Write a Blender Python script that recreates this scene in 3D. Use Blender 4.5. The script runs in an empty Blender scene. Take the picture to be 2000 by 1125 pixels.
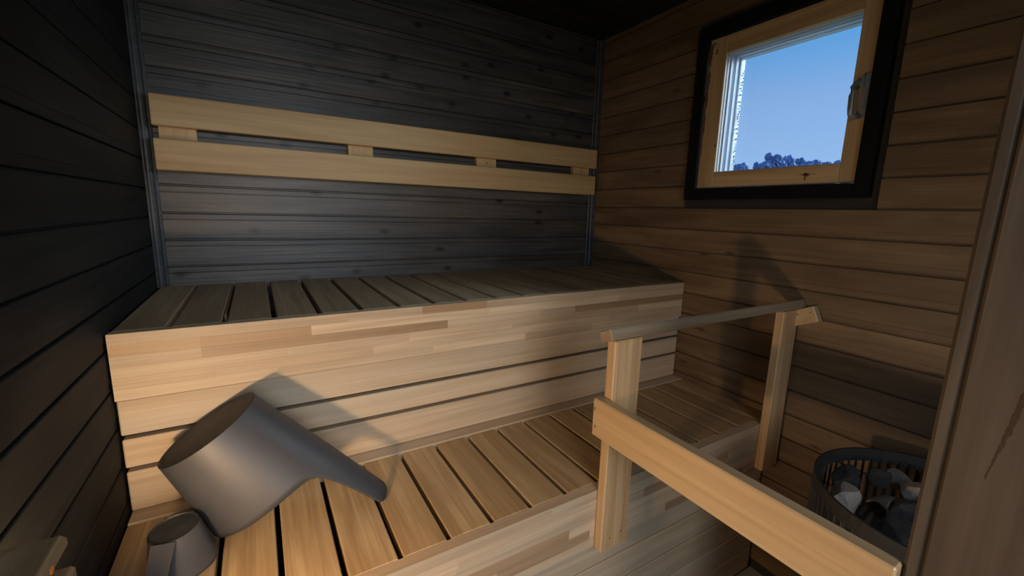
import bpy, bmesh, math, random
from mathutils import Matrix, Vector, noise
random.seed(7)
scene = bpy.context.scene
C = scene.collection

# ------------------------------------------------------------------ camera
cam_d = bpy.data.cameras.new('camera')
cam = bpy.data.objects.new('camera', cam_d); C.objects.link(cam)
YAW, PITCH, ROLL = -0.5419, -0.1764, 0.0285
f_ = Vector((-math.sin(YAW)*math.cos(PITCH), math.cos(YAW)*math.cos(PITCH), math.sin(PITCH)))
r_ = Vector((math.cos(YAW), math.sin(YAW), 0)); u_ = r_.cross(f_)
r2 = r_*math.cos(ROLL) + u_*math.sin(ROLL); u2 = u_*math.cos(ROLL) - r_*math.sin(ROLL)
m = Matrix((r2, u2, -f_)).transposed().to_4x4(); m.translation = (0.293, -1.8199, 1.3191)
cam.matrix_world = m
cam_d.sensor_width = 36.0; cam_d.lens = 831.5/2000*36; cam_d.clip_start = 0.01; cam_d.clip_end = 400
scene.camera = cam

# ------------------------------------------------------------------ world, sun, exposure
wd = bpy.data.worlds.new('sky'); scene.world = wd; wd.use_nodes = True
nt = wd.node_tree; nt.nodes.clear()
tc = nt.nodes.new('ShaderNodeTexCoord'); sp = nt.nodes.new('ShaderNodeSeparateXYZ')
rp = nt.nodes.new('ShaderNodeValToRGB'); bg = nt.nodes.new('ShaderNodeBackground'); ow = nt.nodes.new('ShaderNodeOutputWorld')
nt.links.new(tc.outputs['Generated'], sp.inputs[0]); nt.links.new(sp.outputs['Z'], rp.inputs['Fac'])
nt.links.new(rp.outputs['Color'], bg.inputs['Color']); nt.links.new(bg.outputs[0], ow.inputs[0])
el = rp.color_ramp.elements
el[0].position = 0.0; el[0].color = (0.42, 0.60, 0.88, 1)
el[1].position = 1.0; el[1].color = (0.05, 0.20, 0.55, 1)
for p, c in ((0.12, (0.36, 0.55, 0.86, 1)), (0.22, (0.30, 0.48, 0.80, 1)), (0.32, (0.13, 0.39, 0.76, 1))):
    e = el.new(p); e.color = c
bg.inputs['Strength'].default_value = 1.1
sun_d = bpy.data.lights.new('window_daylight', 'SUN'); sun = bpy.data.objects.new('window_daylight', sun_d); C.objects.link(sun)  # very wide sun added to stand in for sky brightness through the window
sun_d.energy = 9.0; sun_d.angle = math.radians(50); sun_d.color = (0.78, 0.89, 1.0)
sun.rotation_euler = Vector((-1.45, 0.62, -0.62)).to_track_quat('-Z', 'Y').to_euler()
door_d = bpy.data.lights.new('doorway_fill', 'AREA'); dl = bpy.data.objects.new('doorway_fill', door_d); C.objects.link(dl)  # soft fill added for neutral light from the unseen doorway
door_d.shape = 'RECTANGLE'; door_d.size = 0.9; door_d.size_y = 1.2; door_d.energy = 5.2; door_d.color = (0.97, 0.97, 1.0); door_d.spread = math.radians(85)
dl.location = (0.45, -3.0, 1.45); dl.rotation_euler = Vector((0.30, 2.4, -0.90)).to_track_quat('-Z', 'Y').to_euler()
scene.view_settings.view_transform = 'Standard'; scene.view_settings.look = 'None'
scene.view_settings.exposure = 0.0; scene.view_settings.gamma = 1.0; scene.view_settings.use_curve_mapping = False

# ------------------------------------------------------------------ materials
def _nodes(name):
    mt = bpy.data.materials.new(name); mt.use_nodes = True
    n = mt.node_tree.nodes; l = mt.node_tree.links
    return mt, n, l, n['Principled BSDF']
def wood(name, dark, light, grain=(1.0, 16, 16), rough=0.5, knots=0.0, vary=0.22, fine=0.25, bump=0.08, spec=0.5, tint=None, tint_amt=0.0, kscale=(6, 9), kr=(.02, .11), coat=0.0):
    mt, n, l, b = _nodes(name)
    def N(t, **k):
        x = n.new(t)
        for a, v in k.items(): setattr(x, a, v)
        return x
    tc = N('ShaderNodeTexCoord'); oi = N('ShaderNodeObjectInfo')
    off = N('ShaderNodeVectorMath', operation='SCALE'); off.inputs[0].default_value = (31.7, 13.1, 7.3)
    l.new(oi.outputs['Random'], off.inputs['Scale'])
    add = N('ShaderNodeVectorMath', operation='ADD'); l.new(tc.outputs['Object'], add.inputs[0]); l.new(off.outputs[0], add.inputs[1])
    mp = N('ShaderNodeMapping'); mp.inputs['Scale'].default_value = grain; l.new(add.outputs[0], mp.inputs['Vector'])
    n1 = N('ShaderNodeTexNoise'); n1.inputs['Scale'].default_value = 1.6; n1.inputs['Detail'].default_value = 5; n1.inputs['Distortion'].default_value = 1.1
    l.new(mp.outputs[0], n1.inputs['Vector'])
    rp = N('ShaderNodeValToRGB'); rp.color_ramp.elements[0].position = 0.30; rp.color_ramp.elements[1].position = 0.68
    rp.color_ramp.elements[0].color = (*dark, 1); rp.color_ramp.elements[1].color = (*light, 1); l.new(n1.outputs['Fac'], rp.inputs['Fac'])
    mp2 = N('ShaderNodeMapping'); mp2.inputs['Scale'].default_value = (grain[0]*2.5, grain[1]*9, grain[2]*9); l.new(add.outputs[0], mp2.inputs['Vector'])
    n2 = N('ShaderNodeTexNoise'); n2.inputs['Scale'].default_value = 1.2; n2.inputs['Detail'].default_value = 3; l.new(mp2.outputs[0], n2.inputs['Vector'])
    mr = N('ShaderNodeMapRange'); mr.inputs['From Min'].default_value = .3; mr.inputs['From Max'].default_value = .7
    mr.inputs['To Min'].default_value = 1-fine; mr.inputs['To Max'].default_value = 1+fine*.6; l.new(n2.outputs['Fac'], mr.inputs['Value'])
    vm = N('ShaderNodeMapRange'); vm.inputs['To Min'].default_value = 1-vary; vm.inputs['To Max'].default_value = 1+vary; l.new(oi.outputs['Random'], vm.inputs['Value'])
    mu = N('ShaderNodeMath', operation='MULTIPLY'); l.new(mr.outputs[0], mu.inputs[0]); l.new(vm.outputs[0], mu.inputs[1])
    sc = N('ShaderNodeVectorMath', operation='SCALE'); l.new(rp.outputs['Color'], sc.inputs[0]); l.new(mu.outputs[0], sc.inputs['Scale'])
    col = sc.outputs[0]
    if tint:            # slow noise patches of another tone
        n3 = N('ShaderNodeTexNoise'); n3.inputs['Scale'].default_value = 3.0; n3.inputs['Detail'].default_value = 3
        mp3 = N('ShaderNodeMapping'); mp3.inputs['Scale'].default_value = (.7, 2, 2); l.new(add.outputs[0], mp3.inputs['Vector']); l.new(mp3.outputs[0], n3.inputs['Vector'])
        r3 = N('ShaderNodeMapRange'); r3.inputs['From Min'].default_value = .42; r3.inputs['From Max'].default_value = .66; r3.inputs['To Max'].default_value = tint_amt; l.new(n3.outputs['Fac'], r3.inputs['Value'])
        mx = N('ShaderNodeMix', data_type='RGBA'); l.new(r3.outputs[0], mx.inputs['Factor']); l.new(col, mx.inputs['A']); mx.inputs['B'].default_value = (*tint, 1)
        col = mx.outputs['Result']
    hgt = n2.outputs['Fac']
    if knots > 0:
        mk = N('ShaderNodeMapping'); mk.inputs['Scale'].default_value = (*kscale, 0.01); l.new(add.outputs[0], mk.inputs['Vector'])
        wn = N('ShaderNodeTexNoise'); wn.inputs['Scale'].default_value = 9; wn.inputs['Detail'].default_value = 2; l.new(tc.outputs['Object'], wn.inputs['Vector'])
        ws = N('ShaderNodeVectorMath', operation='SCALE'); ws.inputs['Scale'].default_value = .12; l.new(wn.outputs['Color'], ws.inputs[0])
        wa = N('ShaderNodeVectorMath', operation='ADD'); l.new(mk.outputs[0], wa.inputs[0]); l.new(ws.outputs[0], wa.inputs[1])
        vo = N('ShaderNodeTexVoronoi', voronoi_dimensions='2D'); vo.inputs['Scale'].default_value = 1.0; l.new(wa.outputs[0], vo.inputs['Vector'])
        km = N('ShaderNodeMapRange'); km.inputs['From Min'].default_value = kr[0]; km.inputs['From Max'].default_value = kr[1]; km.inputs['To Min'].default_value = knots; km.inputs['To Max'].default_value = 0
        l.new(vo.outputs['Distance'], km.inputs['Value'])
        sv = N('ShaderNodeSeparateColor'); l.new(vo.outputs['Color'], sv.inputs[0])
        gt = N('ShaderNodeMath', operation='GREATER_THAN'); gt.inputs[1].default_value = .5; l.new(sv.outputs[0], gt.inputs[0])
        kmul = N('ShaderNodeMath', operation='MULTIPLY'); l.new(km.outputs[0], kmul.inputs[0]); l.new(gt.outputs[0], kmul.inputs[1])
        mx = N('ShaderNodeMix', data_type='RGBA'); l.new(kmul.outputs[0], mx.inputs['Factor']); l.new(col, mx.inputs['A'])
        mx.inputs['B'].default_value = (dark[0]*.25, dark[1]*.22, dark[2]*.22, 1); col = mx.outputs['Result']
    l.new(col, b.inputs['Base Color'])
    b.inputs['Roughness'].default_value = rough; b.inputs['Specular IOR Level'].default_value = spec; b.inputs['Coat Weight'].default_value = coat; b.inputs['Coat Roughness'].default_value = .18
    bp = N('ShaderNodeBump'); bp.inputs['Strength'].default_value = bump*3; bp.inputs['Distance'].default_value = 0.002
    l.new(hgt, bp.inputs['Height']); l.new(bp.outputs[0], b.inputs['Normal'])
    return mt
def plain(name, col, rough=.5, metal=0.0, var=0.0, scale=40, spec=.5, bump=0.0):
    mt, n, l, b = _nodes(name)
    b.inputs['Base Color'].default_value = (*col, 1); b.inputs['Roughness'].default_value = rough; b.inputs['Metallic'].default_value = metal
    b.inputs['Specular IOR Level'].default_value = spec
    if var:
        tc = n.new('ShaderNodeTexCoord'); nz = n.new('ShaderNodeTexNoise'); nz.inputs['Scale'].default_value = scale; nz.inputs['Detail'].default_value = 6
        l.new(tc.outputs['Object'], nz.inputs['Vector'])
        rp = n.new('ShaderNodeValToRGB'); rp.color_ramp.elements[0].position = .3; rp.color_ramp.elements[1].position = .7
        rp.color_ramp.elements[0].color = (*[c*(1-var) for c in col], 1); rp.color_ramp.elements[1].color = (*[min(1, c*(1+var)) for c in col], 1)
        l.new(nz.outputs['Fac'], rp.inputs['Fac']); l.new(rp.outputs['Color'], b.inputs['Base Color'])
        if bump:
            bp = n.new('ShaderNodeBump'); bp.inputs['Strength'].default_value = bump; bp.inputs['Distance'].default_value = .004
            l.new(nz.outputs['Fac'], bp.inputs['Height']); l.new(bp.outputs[0], b.inputs['Normal'])
    return mt
M = {}
M['slat'] = wood('thermo_aspen_slat', (.33, .20, .085), (.56, .385, .19), grain=(1.1, 15, 15), rough=.55, vary=.14, fine=.16, tint=(.30, .16, .06), tint_amt=.35)
M['uslat'] = wood('upper_bench_slat', (.27, .185, .10), (.40, .29, .165), grain=(1.1, 15, 15), rough=.6, vary=.12, fine=.18, tint=(.22, .14, .07), tint_amt=.4)  # darker, greyer tone than the lower slats
M['riser'] = wood('pale_riser_wood', (.44, .31, .18), (.58, .44, .285), grain=(.8, 12, 12), rough=.55, vary=.08, fine=.10, tint=(.46, .39, .29), tint_amt=.5)
M['stave'] = wood('laminated_stave', (.46, .32, .19), (.58, .44, .285), grain=(.9, 16, 16), rough=.5, vary=.17, fine=.12)
M['stave_dark'] = wood('brown_laminated_stave', (.31, .19, .095), (.40, .26, .14), grain=(.9, 18, 18), rough=.5, vary=.10, fine=.12)
M['rail'] = wood('clear_alder_rail', (.52, .335, .16), (.64, .44, .225), grain=(.8, 9, 9), rough=.4, vary=.06, fine=.10, coat=.6)
M['post'] = wood('railing_post_wood', (.44, .25, .11), (.62, .41, .21), grain=(.9, 22, 22), rough=.5, vary=.08, fine=.16)
M['handrail'] = wood('shade_toned_rail', (.22, .155, .095), (.34, .25, .155), grain=(.8, 16, 16), rough=.35, vary=.0, fine=.14, coat=.5)  # top rail's shaded look put into a darker wood colour
M['backrest'] = wood('backrest_wood', (.50, .31, .13), (.62, .42, .20), grain=(.8, 10, 10), rough=.5, vary=.07, fine=.10)
M['wall_back'] = wood('black_stained_panel', (.030, .026, .021), (.095, .077, .058), grain=(1.3, 12, 12), rough=.42, knots=.95, vary=.25, fine=.22, bump=.12, spec=.6, tint=(.040, .042, .047), tint_amt=.5, kscale=(5, 9), kr=(.05, .14))
M['wall_right'] = wood('brown_stained_panel', (.13, .078, .038), (.24, .155, .085), grain=(1.2, 9, 9), rough=.5, knots=.8, vary=.18, fine=.16, bump=.10, tint=(.09, .055, .028), tint_amt=.55, kscale=(2.4, 8), kr=(.015, .075))
M['wall_left'] = wood('charcoal_stained_panel', (.007, .007, .006), (.017, .016, .013), grain=(1.3, 9, 9), rough=.7, knots=.5, vary=.25, fine=.18, spec=.25, bump=.10)
M['ceiling'] = wood('black_ceiling_panel', (.008, .008, .008), (.022, .021, .020), grain=(1, 18, 18), rough=.5, vary=.2)
M['trim'] = wood('dark_corner_trim', (.022, .022, .022), (.060, .060, .060), grain=(1.2, 30, 30), rough=.45, vary=.05)
M['casing'] = wood('black_window_casing', (.003, .003, .0035), (.006, .006, .007), grain=(1, 20, 20), rough=.8, vary=.1, spec=.2)
M['sash'] = wood('bare_pine_sash', (.42, .27, .12), (.60, .42, .22), grain=(.8, 14, 14), rough=.5, vary=.06, fine=.10)
M['oldpost'] = wood('weathered_brown_post', (.050, .034, .021), (.115, .085, .060), grain=(.7, 9, 9), rough=.62, knots=.0, vary=.06, fine=.22, bump=.10, spec=.3, tint=(.13, .10, .075), tint_amt=.6)
M['lampwood'] = wood('lamp_shade_wood', (.20, .12, .055), (.40, .26, .13), grain=(1.4, 22, 22), rough=.55, vary=.1, knots=.5)
M['pailbase'] = plain('worn_pail_base', (.030, .030, .027), rough=.6, var=.35, scale=25)
M['pail'] = plain('dark_grey_anodised', (.055, .055, .058), rough=.5, metal=.0, var=.12, scale=6)
M['rawback'] = plain('wall_core', (.03, .025, .02), rough=.9, var=.2, scale=8)
M['under'] = plain('bench_underside', (.10, .065, .035), rough=.8, var=.2, scale=8)
M['white'] = plain('white_painted_frame', (.42, .49, .58), rough=.4, var=.06, scale=12)
M['steel'] = plain('brushed_grey_steel', (.34, .35, .37), rough=.4, metal=.5, var=.15, scale=50)
M['screw'] = plain('zinc_screw', (.35, .30, .22), rough=.35, metal=.9)
M['blacksteel'] = plain('black_heater_steel', (.035, .033, .031), rough=.5, metal=.2, var=.2, scale=20)
M['stone'] = plain('grey_olivine_stone', (.42, .38, .325), rough=.9, var=.45, scale=28, bump=.9)
M['stone_dark'] = plain('black_olivine_stone', (.045, .043, .040), rough=.8, var=.5, scale=28, bump=.9)  # near-black version of the grey stone, given to random stones
M['floor'] = plain('pale_concrete', (.46, .44, .41), rough=.7, var=.12, scale=9)
M['rot'] = plain('brown_rot', (.15, .065, .024), rough=.9, var=.5, scale=60)
M['putty'] = plain('ragged_dark_putty', (.05, .07, .09), rough=.9, var=.5, scale=60)
M['leaf'] = plain('haze_tinted_leaves', (.22, .27, .48), rough=.9, var=.3, scale=1.2)  # distance haze put into the bluish leaf colour
M['bark'] = plain('tree_bark', (.07, .06, .05), rough=.9, var=.3, scale=3)
M['grass'] = plain('meadow_grass', (.10, .15, .06), rough=.9, var=.4, scale=.4)
M['outside'] = plain('outer_cladding', (.35, .12, .07), rough=.7, var=.2, scale=6)
def glass():
    mt, n, l, b = _nodes('window_glass'); n.remove(b)
    out = n['Material Output']; tr = n.new('ShaderNodeBsdfTransparent'); gl = n.new('ShaderNodeBsdfGlossy'); gl.inputs['Roughness'].default_value = .02
    fr = n.new('ShaderNodeFresnel'); fr.inputs['IOR'].default_value = 1.45; mx = n.new('ShaderNodeMixShader')
    tr.inputs['Color'].default_value = (.95, .98, 1, 1)
    l.new(fr.outputs[0], mx.inputs[0]); l.new(tr.outputs[0], mx.inputs[1]); l.new(gl.outputs[0], mx.inputs[2]); l.new(mx.outputs[0], out.inputs[0])
    return mt
M['glass'] = glass()
def emit(name, col, s):
    mt, n, l, b = _nodes(name); n.remove(b); e = n.new('ShaderNodeEmission'); e.inputs[0].default_value = (*col, 1); e.inputs[1].default_value = s
    l.new(e.outputs[0], n['Material Output'].inputs[0]); return mt

# ------------------------------------------------------------------ helpers
def tag(o, label=None, cat=None, group=None, kind=None):
    if label: o['label'] = label
    if cat: o['category'] = cat
    if group: o['group'] = group
    if kind: o['kind'] = kind
    return o
def link(name, me, mat, parent=None, smooth=False):
    o = bpy.data.objects.new(name, me); C.objects.link(o)
    if mat is not None and len(me.materials) == 0: me.materials.append(mat)
    if smooth:
        for p in me.polygons: p.use_smooth = True
    if parent is not None: o.parent = parent
    return o
def empty(name, loc=(0, 0, 0)):
    o = bpy.data.objects.new(name, None); C.objects.link(o); o.location = loc; o.empty_display_size = .05
    return o
def from_bm(bm, name):
    bmesh.ops.recalc_face_normals(bm, faces=bm.faces[:])
    me = bpy.data.meshes.new(name); bm.to_mesh(me); bm.free(); return me
_cache = {}
def board_mesh(L, w, t, bev, key):
    k = (round(L, 4), round(w, 4), round(t, 4), round(bev, 4), key)
    if k in _cache: return _cache[k]
    bm = bmesh.new(); bmesh.ops.create_cube(bm, size=1.0); bmesh.ops.scale(bm, vec=(L, w, t), verts=bm.verts)
    if bev: bmesh.ops.bevel(bm, geom=bm.edges[:], offset=bev, segments=1, affect='EDGES')
    _cache[k] = from_bm(bm, key); return _cache[k]
ROT = {'x': Matrix.Identity(3), 'y': Matrix(((0, -1, 0), (1, 0, 0), (0, 0, 1))), 'z': Matrix(((0, 0, -1), (0, 1, 0), (1, 0, 0))),
       'xz': Matrix(((1, 0, 0), (0, 0, -1), (0, 1, 0))), 'yz': Matrix(((0, 0, 1), (1, 0, 0), (0, 1, 0))), 'zx': Matrix(((0, 1, 0), (0, 0, 1), (1, 0, 0)))}
# local x = board length; local y = board width; local z = board thickness
def board(name, lo, hi, long, mat, parent=None, bev=.0015):
    """A plank given by its corners; 'x','y': lies flat, 'xz','yz': stands on edge, 'z','zx': upright."""
    d = [hi[i]-lo[i] for i in range(3)]; R = ROT[long]
    loc = Vector([(hi[i]+lo[i])/2 for i in range(3)])
    dims = [abs(sum(R[i][j]*d[i] for i in range(3))) for j in range(3)]
    me = board_mesh(*dims, bev, mat.name)
    o = link(name, me, mat, parent); o.rotation_euler = R.to_euler()
    o.location = loc - (parent.location if parent is not None else Vector()); return o
def box_into(bm, lo, hi):
    r = bmesh.ops.create_cube(bm, size=1.0)
    bmesh.ops.scale(bm, vec=[hi[i]-lo[i] for i in range(3)], verts=r['verts'])
    bmesh.ops.translate(bm, vec=[(hi[i]+lo[i])/2 for i in range(3)], verts=r['verts'])
def boxes(name, lst, mat, parent=None):
    bm = bmesh.new()
    for lo, hi in lst: box_into(bm, lo, hi)
    return link(name, from_bm(bm, name), mat, parent)
def extrude_profile(pts, L, name):
    """closed profile (y, z) swept along local x, centred"""
    bm = bmesh.new(); a = [bm.verts.new((-L/2, y, z)) for y, z in pts]; b = [bm.verts.new((L/2, y, z)) for y, z in pts]
    n = len(pts)
    for i in range(n): bm.faces.new((a[i], a[(i+1) % n], b[(i+1) % n], b[i]))
    bm.faces.new(a[::-1]); bm.faces.new(b); return from_bm(bm, name)
def disc_screw(parent, loc, nrm, r=.004):
    bm = bmesh.new(); bmesh.ops.create_cone(bm, cap_ends=True, segments=10, radius1=r, radius2=r*.8, depth=.0016)
    o = link('screw', from_bm(bm, 'screw'), M['screw'], parent)
    o.rotation_euler = Vector(nrm).to_track_quat('Z', 'Y').to_euler(); o.location = Vector(loc) - parent.location; return o

# ------------------------------------------------------------------ room shell
W = 1.8837; CEIL = 2.195; FL = -0.045; FRONT = -2.30; PITCHB = .0906
floor = boxes('floor', [((-.1, FRONT-.1, FL-.1), (W+.1, .1, FL))], M['floor']); tag(floor, 'pale concrete sauna floor', kind='structure')
wy1, wy2, wz1, wz2 = -.645, -1.210, 1.432, 2.010          # window opening
wb = boxes('wall_back', [((-.1, .014, FL), (W+.1, .12, CEIL+.05))], M['rawback']); tag(wb, 'dark stained panel wall behind the upper bench', kind='structure')
wl = boxes('wall_left', [((-.12, FRONT, FL), (-.014, .014, CEIL+.05))], M['rawback']); tag(wl, 'charcoal stained panel wall on the left', kind='structure')
wr = boxes('wall_right', [((W+.014, FRONT, FL), (W+.13, wy2, CEIL+.05)), ((W+.014, wy1, FL), (W+.13, .014, CEIL+.05)),
                          ((W+.014, wy2, FL), (W+.13, wy1, wz1)), ((W+.014, wy2, wz2), (W+.13, wy1, CEIL+.05))], M['rawback'])
tag(wr, 'brown stained panel wall with the small window', kind='structure')
ce = boxes('ceiling', [((-.12, FRONT-.1, CEIL+.014), (W+.13, .12, CEIL+.10))], M['rawback']); tag(ce, 'black panelled sauna ceiling', kind='structure')
dx0, dx1, dz1 = .08, 1.22, 1.98                               # doorway in the front wall, behind the camera
wf = boxes('wall_front', [((-.12, FRONT-.1, FL), (dx0, FRONT, CEIL+.05)), ((dx1, FRONT-.1, FL), (W+.13, FRONT, CEIL+.05)), ((dx0, FRONT-.1, dz1), (dx1, FRONT, CEIL+.05))], M['rawback'])
tag(wf, 'front wall with the doorway', kind='structure')
def panel_profile(h, strip_top=True):
    p = [(0, -.013), (0, -.010), (.0012, -.010), (.0016, -.0015), (.0035, 0), (h-.0245, 0), (h-.0232, -.0062), (h-.0212, -.0062), (h-.0202, -.0016), (h-.0050, -.0014), (h-.0035, -.003), (h-.0024, -.010), (h, -.010), (h, -.013)]
    if not strip_top:
        p = [(y, -.0016) if abs(z+.0062) < 1e-6 else (y, z) for y, z in p]
        p = [(h-y, z) for y, z in p][::-1]
    return p
_pm = {}
def panel(name, parent, L, center, R, mat, strip_top=True, h=PITCHB):
    k = (round(L, 4), strip_top, mat.name, round(h, 4))
    if k not in _pm:
        _pm[k] = extrude_profile(panel_profile(h, strip_top), L, name)
    o = link(name, _pm[k], mat, parent); o.rotation_euler = R.to_euler(); o.location = center; return o
R_back = Matrix(((1, 0, 0), (0, 0, -1), (0, 1, 0)))
R_right = Matrix(((0, 0, -1), (-1, 0, 0), (0, 1, 0)))
R_left = Matrix(((0, 0, 1), (1, 0, 0), (0, 1, 0)))
R_ceil = Matrix(((1, 0, 0), (0, -1, 0), (0, 0, -1)))
k = 0
z = 1.105 - PITCHB*2
while z < CEIL:
    panel('wall_board', wb, W, (W/2, 0, z), R_back, M['wall_back'], True); z += PITCHB
z = 1.179 - PITCHB*9
while z < CEIL:
    panel('wall_board', wl, -FRONT-.004, (0, FRONT/2, z), R_left, M['wall_left'], False); z += PITCHB
z = .995 - PITCHB*11
cy1, cy2, cz1, cz2 = -.605, -1.247, 1.392, 2.050             # outer edge of the window casing
while z < CEIL:
    if z+PITCHB > cz1+.004 and z < cz2-.004:
        panel('wall_board', wr, -(cy1+.02), (W, (cy1+.02)/2, z), R_right, M['wall_right'], False)
        L = cy2-.02-FRONT
        panel('wall_board', wr, L, (W, FRONT+L/2, z), R_right, M['wall_right'], False)
    else:
        panel('wall_board', wr, -FRONT-.004, (W, FRONT/2, z), R_right, M['wall_right'], False)
    z += PITCHB
y = 0.0
while y > FRONT+.02:
    panel('ceiling_board', ce, W, (W/2, y, CEIL), R_ceil, M['ceiling'], True); y -= PITCHB
# corner mouldings
def corner_trim(name, x, sx, label):
    r = .030; prof = [(0, 0), (r, 0), (r, -.004), (r*.86, -.007)]
    for i in range(7):
        a = i/6*math.pi/2
        prof.append((.008+(r*.78-.008)*math.cos(a)*.95, -.008-(r*.78-.008)*math.sin(a)*.95))
    prof += [(.007, -r*.86), (.004, -r), (0, -r)]
    prof = [(sx*a, b) for a, b in prof]
    zt = CEIL-.002; zb = 1.040
    bm = bmesh.new(); A = [bm.verts.new((a, b, zb)) for a, b in prof]; B = [bm.verts.new((a, b, zt)) for a, b in prof]; n = len(prof)
    for i in range(n): bm.faces.new((A[i], A[(i+1) % n], B[(i+1) % n], B[i]))
    bm.faces.new(A); bm.faces.new(B)
    o = link(name, from_bm(bm, name), M['trim']); o.location = (x, 0, 0); tag(o, label, kind='structure')
corner_trim('trim_1', .0005, 1, 'dark rounded corner moulding beside the backrest, left corner')
corner_trim('trim_2', W-.0005, -1, 'dark rounded corner moulding in the far right corner')

# ------------------------------------------------------------------ window
win = empty('window_1', (W, (wy1+wy2)/2, wz1)); tag(win, 'small square pine window with white outer frame in the brown wall', kind='structure')
ct = .020
for lo, hi, lg in (((W-ct, wy1-.004, cz1), (W+.01, cy1, cz2), 'zx'), ((W-ct, cy2, cz1), (W+.01, wy2+.004, cz2), 'zx'),
                   ((W-ct, wy2+.004, cz1), (W+.01, wy1-.004, wz1+.004), 'yz'), ((W-ct, wy2+.004, wz2-.004), (W+.01, wy1-.004, cz2), 'yz')):
    board('casing_board', lo, hi, lg, M['casing'], win, .002)
sy1, sy2, sz1, sz2 = -.651, -1.204, 1.438, 2.003
gy1, gy2, gz1, gz2 = -.7228, -1.1563, 1.4995, 1.9385
S0, S1 = W-.006, W+.008
sashes = []
for lo, hi, lg, nm in (((S0, gy1, sz1), (S1, sy1, sz2), 'zx', 'sash_stile'), ((S0, sy2, sz1), (S1, gy2, sz2), 'zx', 'sash_stile'),
                   ((S0, gy2, sz1), (S1, gy1, gz1), 'yz', 'sash_rail'), ((S0, gy2, gz2), (S1, gy1, sz2), 'yz', 'sash_rail')):
    sashes.append(board(nm, lo, hi, lg, M['sash'], win, .002))
# white outer frame, stepped towards the outside
def ring(name, x0, x1, ins, mat, thick=.05):
    a, b, c, d = gy1-ins, gy2+ins*.35, gz1+ins*.2, gz2-ins*.55
    o = boxes(name, [((x0, a, c-thick), (x1, a+thick+ins, d+thick)), ((x0, b-thick, c-thick), (x1, b, d+thick)), ((x0, b, c-thick), (x1, a, c)), ((x0, b, d), (x1, a, d+thick))], mat, win)
    o.location = -win.location; return o
for i, (x0, x1, ins) in enumerate(((W+.009, W+.024, .0015), (W+.024, W+.036, .005), (W+.036, W+.050, .0025), (W+.050, W+.066, .009), (W+.066, W+.072, .006), (W+.072, W+.098, .014))):
    ring('outer_frame', x0, x1, ins, M['white'])
for x in (W+.040, W+.086):
    p = boxes('pane', [((x, gy2-.01, gz1-.01), (x+.004, gy1+.01, gz2+.01))], M['glass'], win); p.location = -win.location
# ragged putty along the left and lower edge of the outer pane
bm = bmesh.new(); rnd = random.Random(3)
for i in range(130):
    zz = gz1+.006+rnd.random()**1.3*(gz2-gz1-.05); s = .0008+.0018*rnd.random()
    r = bmesh.ops.create_icosphere(bm, subdivisions=1, radius=s); bmesh.ops.translate(bm, vec=(W+.084, gy1-.016-rnd.random()*.006, zz), verts=r['verts'])
o = link('putty', from_bm(bm, 'putty'), M['putty'], win); o.location = -win.location; o['kind'] = 'stuff'
# brown rot on the stile and the knot on the bottom rail
def blotch(name, cy, cz, ry, rz, parent, seed):
    bm = bmesh.new(); rnd = random.Random(seed)
    vs = []
    for i in range(18):
        a = i/18*math.tau; k = .6+.6*rnd.random(); vs.append(bm.verts.new((0, math.cos(a)*ry*k, math.sin(a)*rz*k)))
    bm.faces.new(vs); r = bmesh.ops.extrude_face_region(bm, geom=bm.faces[:]); bmesh.ops.translate(bm, vec=(.0008, 0, 0), verts=[v for v in r['geom'] if isinstance(v, bmesh.types.BMVert)])
    o = link(name, from_bm(bm, name), M['rot'], parent); o.rotation_euler = parent.rotation_euler.to_matrix().transposed().to_euler()
    loc = Vector((S0-.0006, cy, cz)) - win.location - parent.location
    o.location = parent.rotation_euler.to_matrix().transposed() @ loc; return o
for i, (cyy, czz, a, b) in enumerate(((-.658, 1.965, .008, .024), (-.657, 1.925, .007, .03), (-.657, 1.86, .007, .038), (-.657, 1.78, .007, .05), (-.656, 1.69, .005, .05), (-.682, 1.955, .004, .012), (-.655, 1.60, .002, .03), (-.716, 1.60, .0025, .008), (-.67, 1.985, .006, .006))):
    blotch('rot_patch', cyy, czz, a, b, sashes[0], 20+i)
blotch('knot', -1.063, 1.469, .010, .007, sashes[2], 3); blotch('knot', -1.063, 1.470, .026, .0015, sashes[2], 5); blotch('knot', -1.061, 1.457, .003, .009, sashes[2], 8)
# window handle: plate with a hinge knuckle and a bent lever
hp = boxes('handle', [((S0-.006, -1.2035, 1.628), (S0+.0, -1.186, 1.752)), ((S0-.020, -1.193, 1.712), (S0-.005, -1.183, 1.745))], M['steel'], win); hp.location = -win.location
def tube(pts, r, seg=10, closed_ends=True):
    bm = bmesh.new(); rings = []
    for i, p in enumerate(pts):
        p = Vector(p); d = (Vector(pts[min(i+1, len(pts)-1)])-Vector(pts[max(i-1, 0)])).normalized()
        q = d.to_track_quat('Z', 'Y'); rr = r[i] if isinstance(r, (list, tuple)) else r
        rings.append([bm.verts.new(p + q @ Vector((math.cos(a)*rr, math.sin(a)*rr, 0))) for a in [j/seg*math.tau for j in range(seg)]])
    for a, b in zip(rings, rings[1:]):
        for j in range(seg): bm.faces.new((a[j], a[(j+1) % seg], b[(j+1) % seg], b[j]))
    bm.faces.new(rings[0][::-1]); bm.faces.new(rings[-1]); return from_bm(bm, 'tube')
lv = link('lever', tube([(S0-.012, -1.186, 1.728), (S0-.028, -1.178, 1.724), (S0-.036, -1.174, 1.712), (S0-.037, -1.174, 1.690), (S0-.036, -1.175, 1.650), (S0-.034, -1.176, 1.636), (S0-.024, -1.182, 1.628), (S0-.010, -1.190, 1.630)], .007), M['steel'], hp, True)

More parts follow.
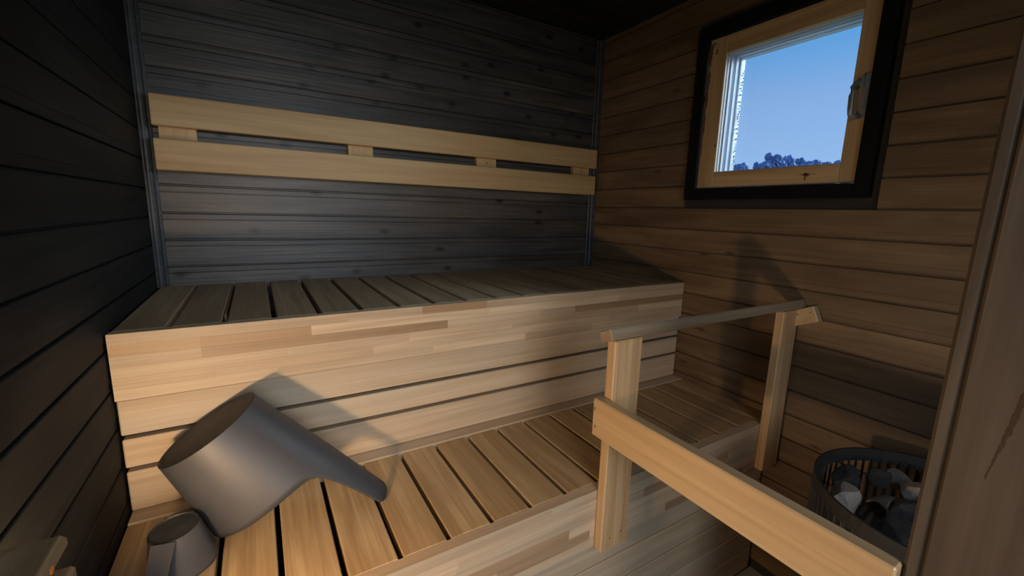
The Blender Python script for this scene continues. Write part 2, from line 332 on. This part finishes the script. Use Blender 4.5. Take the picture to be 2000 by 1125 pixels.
# ------------------------------------------------------------------ upper bench
HU, HL, DU, DLW = 1.0384, .6084, .6345, 1.0802
ub = empty('upper_bench', (W/2, -.3, .615)); tag(ub, 'upper sauna bench with crosswise slats and laminated front under the backrest', 'bench')
gaps = [.105 + .1069*i for i in range(17)]
edges = [0.006] + gaps + [W-.003]
for i in range(len(edges)-1):
    x0 = edges[i] + (.0062 if i else 0); x1 = edges[i+1] - (.0062 if i < len(edges)-2 else 0)
    if x1-x0 > .02: board('slat', (x0, -.6065, HU-.028), (x1, -.004, HU), 'y', M['uslat'], ub, .002)
board('filler_strip', (.0985, -.6065, HU-.028), (.1115, -.006, HU-.004), 'y', M['uslat'], ub, .0005)
board('filler_strip', (.2065, -.50, HU-.028), (.2125, -.006, HU-.006), 'y', M['uslat'], ub, .0005)
def laminated(parent, x0, x1, yf, yb, z0, z1, rows, dark, seed, name='fascia'):
    """front board glued up from staves; dark = list of (row, xa, xb)"""
    loc = Vector((x0, (yf+yb)/2, z0))
    core = boxes(name, [((x0+.0005, yf+.004, z0+.0005), (x1-.0005, yb, z1-.0008))], M['stave'], parent); core.location = -parent.location
    rnd = random.Random(seed); h = (z1-z0)/rows
    for r in range(rows):
        za = z0+r*h; zb = za+h
        cuts = [x0]; x = x0+rnd.uniform(.1, .5)
        ds = sorted([(a, b) for rr, a, b in dark if rr == r])
        segs = []; cur = x0
        for a, b in ds + [(x1, x1)]:
            while cur < a-1e-4:
                nx = min(a, cur+rnd.uniform(.28, .62))
                if a-nx < .12: nx = a
                segs.append((cur, nx, 0)); cur = nx
            if b > a: segs.append((a, b, 1)); cur = b
        for a, b, d in segs:
            o = board('stave', (a+.0001, yf, za+.0001), (b-.0001, yf+.0045, zb-.0001), 'xz', M['stave_dark'] if d else M['stave'], None, 0)
            o.parent = core; o.location = o.location    # core sits at the world origin
    return core
fa = laminated(ub, .0036, W-.002, -DU, -.6075, .887, HU, 6, [(4, .0036, .165), (4, .165, .40), (3, .165, .78), (4, .66, .80), (1, .02, .36), (3, 1.18, 1.88), (1, .5, .9), (2, 1.3, 1.6)][:3]+[(5, .70, .915), (3, 1.28, W-.002)], 4)
rb = -.627
for z0, z1 in ((.8005, .8845), (.7215, .7905), (.6135, .7110)):
    board('riser_board', (.004, rb, z0), (W-.003, rb+.024, z1), 'xz', M['riser'], ub, .0025)
board('riser_backing', (.004, rb+.030, .612), (W-.003, rb+.045, .886), 'xz', M['under'], ub, 0)
for x in (.05, .95, 1.83): board('support_beam', (x-.02, -.600, HU-.075), (x+.02, -.02, HU-.029), 'y', M['under'], ub, 0)

# ------------------------------------------------------------------ lower bench
lb = empty('lower_bench', (W/2, -.85, FL)); tag(lb, 'lower sauna bench with wide slats, the step in front of the upper bench', 'bench')
board('ledge_strip', (.004, -.6725, HL-.024), (W-.003, -.6050, HL+.004), 'x', M['riser'], lb, .002)
gaps = [.185 + .1073*i for i in range(16)]
edges = [.004, .078] + gaps + [W-.003]
for i in range(len(edges)-1):
    x0 = edges[i] + (.0055 if i else 0); x1 = edges[i+1] - (.0055 if i < len(edges)-2 else 0)
    board('slat', (x0, -1.0520, HL-.028), (x1, -.6735, HL), 'y', M['slat'], lb, .002)
laminated(lb, .004, W-.002, -DLW, -1.0525, .440, HL, 6, [(2, .60, .93), (1, .72, 1.0), (3, 1.2, 1.6), (0, 1.3, 1.7)], 11)
zs = [(.351, .4385), (.2565, .347), (.159, .2525), (.0655, .155), (-.030, .0615)]
for z0, z1 in zs: board('front_board', (.004, -1.060, z0), (W-.012, -1.036, z1), 'xz', M['riser'], lb, .002)
board('front_backing', (.004, -1.030, -.02), (W-.003, -1.018, .57), 'xz', M['under'], lb, 0)
for x in (.04, .95, 1.84): board('support_beam', (x-.02, -1.035, HL-.08), (x+.02, -.66, HL-.029), 'y', M['under'], lb, 0)

# ------------------------------------------------------------------ backrest
br = empty('backrest', (W/2, -.05, 1.42)); tag(br, 'long pale wooden backrest of two boards on spacer blocks against the black wall', 'backrest')
board('backrest_board', (.0345, -.050, 1.5555), (1.859, -.026, 1.6505), 'xz', M['backrest'], br, .003)
board('backrest_board', (.0345, -.050, 1.4200), (1.857, -.026, 1.5175), 'xz', M['backrest'], br, .003)
for a, b in ((.048, .147), (.6186, .7127), (1.1686, 1.2682), (1.7226, 1.829)):
    s = board('spacer_block', (a, -.0258, 1.43), (b, -.001, 1.635), 'zx', M['backrest'], br, .001)
    sc = disc_screw(br, ((a+b)/2, -.0262, 1.536), (0, -1, 0), .004)

# ------------------------------------------------------------------ safety railing
sr = empty('safety_railing', (1.06, -1.09, .44)); tag(sr, 'pale wooden safety railing with two posts between bench and heater', 'railing')
for x0, x1 in ((1.016, 1.110), (1.772, 1.866)):
    board('railing_post', (x0, -1.1085, .440), (x1, -1.0806, 1.020), 'zx', M['post'], sr, .003)
    for sx in (.28, .7): disc_screw(sr, (x0+(x1-x0)*sx, -1.109, .475+.01*sx), (0, -1, 0), .0035)
gr = board('side_rail', (.9875, -1.6672, .772), (1.0155, -1.0745, .8705), 'yz', M['rail'], sr, .003)
disc_screw(sr, (.987, -1.083, .845), (-1, 0, 0), .0035); disc_screw(sr, (.987, -1.088, .80), (-1, 0, 0), .0035)
# top rail: tilted, lies on the posts and on a cleat at the wall
ang = math.radians(24)
def tilted(name, x0, x1, cy, cz, wy, tz, mat):
    o = link(name, board_mesh(x1-x0, wy, tz, .002, mat.name+name), mat, sr)
    o.rotation_euler = (-ang, 0, 0); o.location = Vector(((x0+x1)/2, cy, cz)) - sr.location; return o
tilted('top_rail', .990, W-.004, -1.1005, 1.0355, .0385, .0285, M['handrail'])
tilted('wall_cleat', W-.032, W-.002, -1.118, .9965, .105, .054, M['rail'])
disc_screw(sr, (W-.0325, -1.150, 1.020), (-1, 0, 0), .0035); disc_screw(sr, (W-.0325, -1.112, 1.004), (-1, 0, 0), .0035)

# ------------------------------------------------------------------ weathered post
wp = empty('wooden_post', (1.05, -1.73, FL)); board('plank', (1.004, -1.800, FL), (1.110, -1.6855, CEIL), 'zx', M['oldpost'], wp, .003)
board('edge_strip', (1.006, -1.6848, FL), (1.110, -1.668, CEIL), 'zx', M['oldpost'], wp, .004)
tag(wp, 'weathered dark brown timber post in the right foreground', 'post')
bm = bmesh.new()
rnd = random.Random(5)
for i in range(90):
    t = i/89; s = (.0010+.0030*rnd.random())*(1.15-t)+.0004
    r = bmesh.ops.create_icosphere(bm, subdivisions=1, radius=s); bmesh.ops.scale(bm, vec=(.22, .8, 3.2), verts=r['verts'])
    bmesh.ops.translate(bm, vec=(1.0040, -1.744+.024*t+(.005*(1-t)+.001)*(rnd.random()-.5), 1.20-.17*t), verts=r['verts'])
rs = link('resin_streak', from_bm(bm, 'resin'), plain('dark_resin', (.05, .025, .015), rough=.55, spec=.2), None); rs.parent = wp; rs.location = -wp.location

# ------------------------------------------------------------------ wall lamp
wlp = empty('wall_lamp', (0, -1.30, .75)); tag(wlp, 'wooden slatted wall lamp in the lower left corner', 'lamp')
board('shade_board', (.001, -1.450, .929), (.086, -1.197, .947), 'y', M['lampwood'], wlp, .005)
board('shade_board', (.001, -1.450, .902), (.096, -1.221, .920), 'y', M['lampwood'], wlp, .003)
board('shade_board', (.001, -1.450, .872), (.102, -1.278, .884), 'y', M['lampwood'], wlp, .002)  # extra louvre added to cut the bulb's upward light
board('shade_board', (.001, -1.450, .735), (.086, -1.205, .750), 'y', M['lampwood'], wlp, .004)
board('back_plate', (.001, -1.445, .750), (.012, -1.215, .902), 'zx', M['lampwood'], wlp, .001)
board('end_baffle', (.001, -1.213, .750), (.086, -1.205, .800), 'xz', M['lampwood'], wlp, .001)  # added board that keeps bulb light off the leftmost lower slats
bm = bmesh.new(); bmesh.ops.create_uvsphere(bm, u_segments=16, v_segments=10, radius=.024)
bulb = link('bulb', from_bm(bm, 'bulb'), emit('warm_bulb', (1.0, .69, .40), 700), wlp, True); bulb.location = Vector((.058, -1.330, .838)) - wlp.location
bm = bmesh.new(); bmesh.ops.create_icosphere(bm, subdivisions=2, radius=.0055); bmesh.ops.scale(bm, vec=(.15, 1, .9), verts=bm.verts)
kn = link('glow_toned_knot', from_bm(bm, 'glow_toned_knot'), plain('orange_knot_glow', (.75, .22, .035), rough=.35), wlp); kn.location = Vector((.0861, -1.246, .9365)) - wlp.location  # knot whose orange colour holds the bulb's glow through the wood
bm = bmesh.new(); bmesh.ops.create_cone(bm, cap_ends=True, segments=16, radius1=.018, radius2=.016, depth=.05)
sk = link('socket', from_bm(bm, 'socket'), M['blacksteel'], wlp); sk.location = Vector((.058, -1.330, .785)) - wlp.location

# ------------------------------------------------------------------ pail and scoop (standing upside down)
def lathe_scoop(name, origin, axis, udir, r0, flare, s_rim, s_tip, hw, thick, mat, label, cat, pout=0.0, nth=96):
    """bucket with a handle that grows out of its side: base disc at the origin, mouth along the axis"""
    a = Vector(axis).normalized(); u = Vector(udir); u = (u - a*u.dot(a)).normalized(); v = a.cross(u)
    root = empty(name, origin); tag(root, label, cat)
    root.rotation_euler = Matrix((u, v, a)).transposed().to_euler()      # local x = handle side, z = towards the mouth
    ths = []
    for i in range(nth): ths.append(-math.pi + i/nth*math.tau)
    ths += [s*(hw+d) for s in (-1, 1) for d in (-.012, -.004, .004, .012, .022, .034, .05)]
    ths = sorted(set(round(t, 5) for t in ths))
    def send(t):
        d = abs(t)-hw
        if d <= 0:
            q = 1-(abs(t)/hw)**4*.06
            return s_rim+(s_tip-s_rim)*q
        return s_rim + (s_tip-s_rim)*.94*math.exp(-(d/.10)) * 1.0
    NS = 14
    def pt(t, s, inset):
        rr = r0+(flare+pout*max(0, math.cos(t))**3)*s-inset
        x = math.cos(t)*rr; y = math.sin(t)*rr
        return Vector((x, y, s))
    bm = bmesh.new()
    outer = []; inner = []
    for t in ths:
        e = send(t); so = [e*(j/NS) for j in range(NS+1)]
        outer.append([bm.verts.new(pt(t, s, 0)) for s in so]); inner.append([bm.verts.new(pt(t, max(s, thick*2), thick)) for s in so])
    n = len(ths)
    for i in range(n):
        j = (i+1) % n
        for k in range(NS):
            bm.faces.new((outer[i][k], outer[j][k], outer[j][k+1], outer[i][k+1]))
            bm.faces.new((inner[i][k+1], inner[j][k+1], inner[j][k], inner[i][k]))
        bm.faces.new((outer[i][NS], outer[j][NS], inner[j][NS], inner[i][NS]))
    body = link('body', from_bm(bm, 'body'), mat, root, True)
    # base disc, set slightly inside the rim
    bm = bmesh.new(); segs = 64; prev = None
    prof = [(r0-.0005, 0), (r0-thick, -.0006), (r0-thick*1.6, .002), (r0*.5, .0022), (0.0005, .0016)]
    rings = [[bm.verts.new((math.cos(i/segs*math.tau)*rr, math.sin(i/segs*math.tau)*rr, s)) for i in range(segs)] for rr, s in prof]
    for A, B in zip(rings, rings[1:]):
        for i in range(segs): bm.faces.new((A[i], A[(i+1) % segs], B[(i+1) % segs], B[i]))
    bm.faces.new(rings[-1]); link('base', from_bm(bm, 'base'), M['pailbase'], root)
    return root
lathe_scoop('water_pail', (.1755, -.746, .8368), (.517, -.06, -.854), (.84, -.36, .517), .105, .115, .190, .380, .18, .0035, M['pail'],
            'large dark grey water pail leaning upside down on the lower bench', 'pail', pout=.145)
scoop = lathe_scoop('water_scoop', (.119, -.867, .700), (.10, .03, -.99), (-.25, -1, 0), .041, .19, .085, .0855, .42, .002, M['pail'],
            'small dark grey scoop upside down in front of the large pail', 'scoop', pout=.0)

T0 = Vector((.1085, -.9075, .6985)); B0 = Vector((.0885, -1.012, .6115)); wd_ = Vector((1, -.22, 0)).normalized()
nn = wd_.cross(B0-T0).normalized()
bm = bmesh.new(); vs = []
for P0, hw_ in ((T0, .019), (T0.lerp(B0, .5), .017), (B0, .014)):
    vs.append([bm.verts.new(P0+wd_*a*hw_+nn*b*.0013) for a, b in ((-1, -1), (1, -1), (1, 1), (-1, 1))])
for A, B in zip(vs, vs[1:]):
    for k in range(4): bm.faces.new((A[k], A[(k+1) % 4], B[(k+1) % 4], B[k]))
bm.faces.new(vs[0]); bm.faces.new(vs[-1])
hd = link('handle', from_bm(bm, 'handle'), M['pail'], scoop)
hd.matrix_parent_inverse = (Matrix.Translation(scoop.location) @ scoop.rotation_euler.to_matrix().to_4x4()).inverted()

# ------------------------------------------------------------------ heater
HC = (1.576, -1.592); HZ = .70; HR = .2405
ht = empty('sauna_heater', (HC[0], HC[1], FL)); tag(ht, 'round black sauna heater with open bar sides in the corner behind the railing', 'heater')
def hring(name, r0, r1, z0, z1, mat, seg=64):
    bm = bmesh.new(); R4 = []
    for rr, zz in ((r1, z0), (r1, z1), (r0, z1), (r0, z0)):
        R4.append([bm.verts.new((math.cos(i/seg*math.tau)*rr, math.sin(i/seg*math.tau)*rr, zz)) for i in range(seg)])
    for q in range(4):
        A, B = R4[q], R4[(q+1) % 4]
        for i in range(seg): bm.faces.new((A[i], A[(i+1) % seg], B[(i+1) % seg], B[i]))
    o = link(name, from_bm(bm, name), mat, ht); o.location = (0, 0, -FL); return o
hring('rim', HR-.006, HR, HZ-.036, HZ, M['blacksteel'])
hring('lower_ring', HR-.006, HR, .02, .08, M['blacksteel'])
hring('middle_ring', HR-.006, HR-.001, .36, .385, M['blacksteel'])
barme = board_mesh(.60, .011, .004, .0008, 'heater_bar')
for i in range(72):
    a = i/72*math.tau
    o = link('bar', barme, M['blacksteel'], ht); o.location = (math.cos(a)*(HR-.0035), math.sin(a)*(HR-.0035), .375-FL)
    o.rotation_euler = Matrix(((0, -math.sin(a), math.cos(a)), (0, math.cos(a), math.sin(a)), (1, 0, 0))).to_euler()
bm = bmesh.new(); bmesh.ops.create_cone(bm, cap_ends=True, segments=48, radius1=.19, radius2=.19, depth=.48)
o = link('core', from_bm(bm, 'core'), M['blacksteel'], ht, False); o.location = (0, 0, .265-FL)
for i in range(4):
    a = i/4*math.tau+.4; bm = bmesh.new(); bmesh.ops.create_cone(bm, cap_ends=True, segments=10, radius1=.016, radius2=.016, depth=.07)
    o = link('foot', from_bm(bm, 'foot'), M['blacksteel'], ht); o.location = (math.cos(a)*.19, math.sin(a)*.19, .035)
# stones
def stone_mesh(seed, name):
    bm = bmesh.new(); bmesh.ops.create_icosphere(bm, subdivisions=3, radius=1.0); rnd = random.Random(seed)
    planes = []
    for i in range(12):
        d = Vector((rnd.gauss(0, 1), rnd.gauss(0, 1), rnd.gauss(0, 1))).normalized(); planes.append((d, rnd.uniform(.45, .85)))
    for v in bm.verts:
        p = v.co.copy()
        for d, h in planes:
            k = p.dot(d)
            if k > h: p -= d*(k-h)*.92
        p += p.normalized()*.10*noise.noise(p*2.3+Vector((seed, 0, 0)))+p.normalized()*.035*noise.noise(p*7+Vector((0, seed, 0)))
        v.co = p
    return from_bm(bm, name)
smes = [stone_mesh(i+1, 'stone') for i in range(6)]; smd = [stone_mesh(i+40, 'stone') for i in range(4)]
rnd = random.Random(12); placed = []
def try_place(n, zlo, zhi, rmax, smin, smax, tries=900):
    c = 0
    for _ in range(tries):
        if c >= n: break
        s = rnd.uniform(smin, smax); r = (rmax-s*1.28)*math.sqrt(rnd.random()); a = rnd.random()*math.tau
        p = Vector((HC[0]+r*math.cos(a), HC[1]+r*math.sin(a), rnd.uniform(zlo, zhi)))
        if all((p-q).length > (s+t)*.97 for q, t in placed):
            placed.append((p, s)); c += 1
try_place(24, .575, .60, .232, .040, .050)
try_place(34, .632, .668, .236, .034, .052, 9000)
for i, (p, s) in enumerate(placed):
    dk = rnd.random() < .35
    me = (smd if dk else smes)[rnd.randrange(4 if dk else 6)]
    o = link('sauna_stone', me, M['stone_dark'] if dk else M['stone'], None)
    o.location = p; o.rotation_euler = (rnd.uniform(-.5, .5), rnd.uniform(-.5, .5), rnd.random()*math.tau); o.scale = (s*1.35, s*.95, s*.8)
    tag(o, 'black stone in the round heater basket' if dk else 'rough grey stone in the round heater basket', 'stone', 'black stones in the heater' if dk else 'grey stones in the heater')

# ------------------------------------------------------------------ outside
gd = boxes('ground', [((-30, -60, -1.2), (140, 120, -.6))], M['grass']); tag(gd, 'meadow outside the window', kind='structure')
def tree(px_dir, D, top, wid, seed, label):
    rnd = random.Random(seed); d = Vector((px_dir[0], px_dir[1], 0)).normalized()
    base = Vector((.293, -1.82, 0))+d*D; base.z = -.6
    root = empty('tree', base); tag(root, label, 'tree', 'trees on the far skyline')
    H = top+.6
    bm = bmesh.new(); bmesh.ops.create_cone(bm, cap_ends=True, segments=8, radius1=.28, radius2=.12, depth=H*.6); bmesh.ops.translate(bm, vec=(0, 0, H*.3), verts=bm.verts)
    link('trunk', from_bm(bm, 'trunk'), M['bark'], root)
    bm = bmesh.new()
    for i in range(22):
        t = rnd.random(); rr = wid*(.25+.75*math.sin(math.pi*min(1, .15+.8*(1-t))))*rnd.random()**.5; a = rnd.random()*math.tau; s = wid*(.20+.22*rnd.random())
        c = Vector((math.cos(a)*rr*.8, math.sin(a)*rr*.8, H*.35+t*(H*.65-s)))
        r = bmesh.ops.create_icosphere(bm, subdivisions=3, radius=s*.8)
        for v in r['verts']: v.co = v.co*(1+.5*noise.noise(v.co*1.6/s+c)+.5*noise.noise(v.co*5/s+c)) + c
    r = bmesh.ops.create_icosphere(bm, subdivisions=2, radius=wid*.28)
    for v in r['verts']: v.co = v.co*(1+.4*noise.noise(v.co*2)) + Vector((0, 0, H-wid*.30))
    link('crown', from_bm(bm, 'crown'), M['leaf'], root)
TREES = [((.8300, .5577), .106, 'low rounded'), ((.8374, .5466), .1095, 'leftmost small'), ((.8520, .5235), .112, 'small bushy'), ((.8635, .5043), .1125, 'medium bushy'), ((.8735, .4868), .1295, 'tallest pointed'),
         ((.8820, .4712), .118, 'round-topped'), ((.8897, .4565), .1235, 'broad'), ((.8985, .4390), .118, 'second broad'), ((.9063, .4227), .112, 'low bushy'), ((.9130, .4080), .108, 'lowest'), ((.9217, .3878), .111, 'rightmost')]
for i, (dv, er, w) in enumerate(TREES):
    D = (52, 66, 59, 73)[i % 4]
    tree(dv, D, 1.32+D*er, 1.75, 100+i, w+' hazy tree on the skyline through the window')
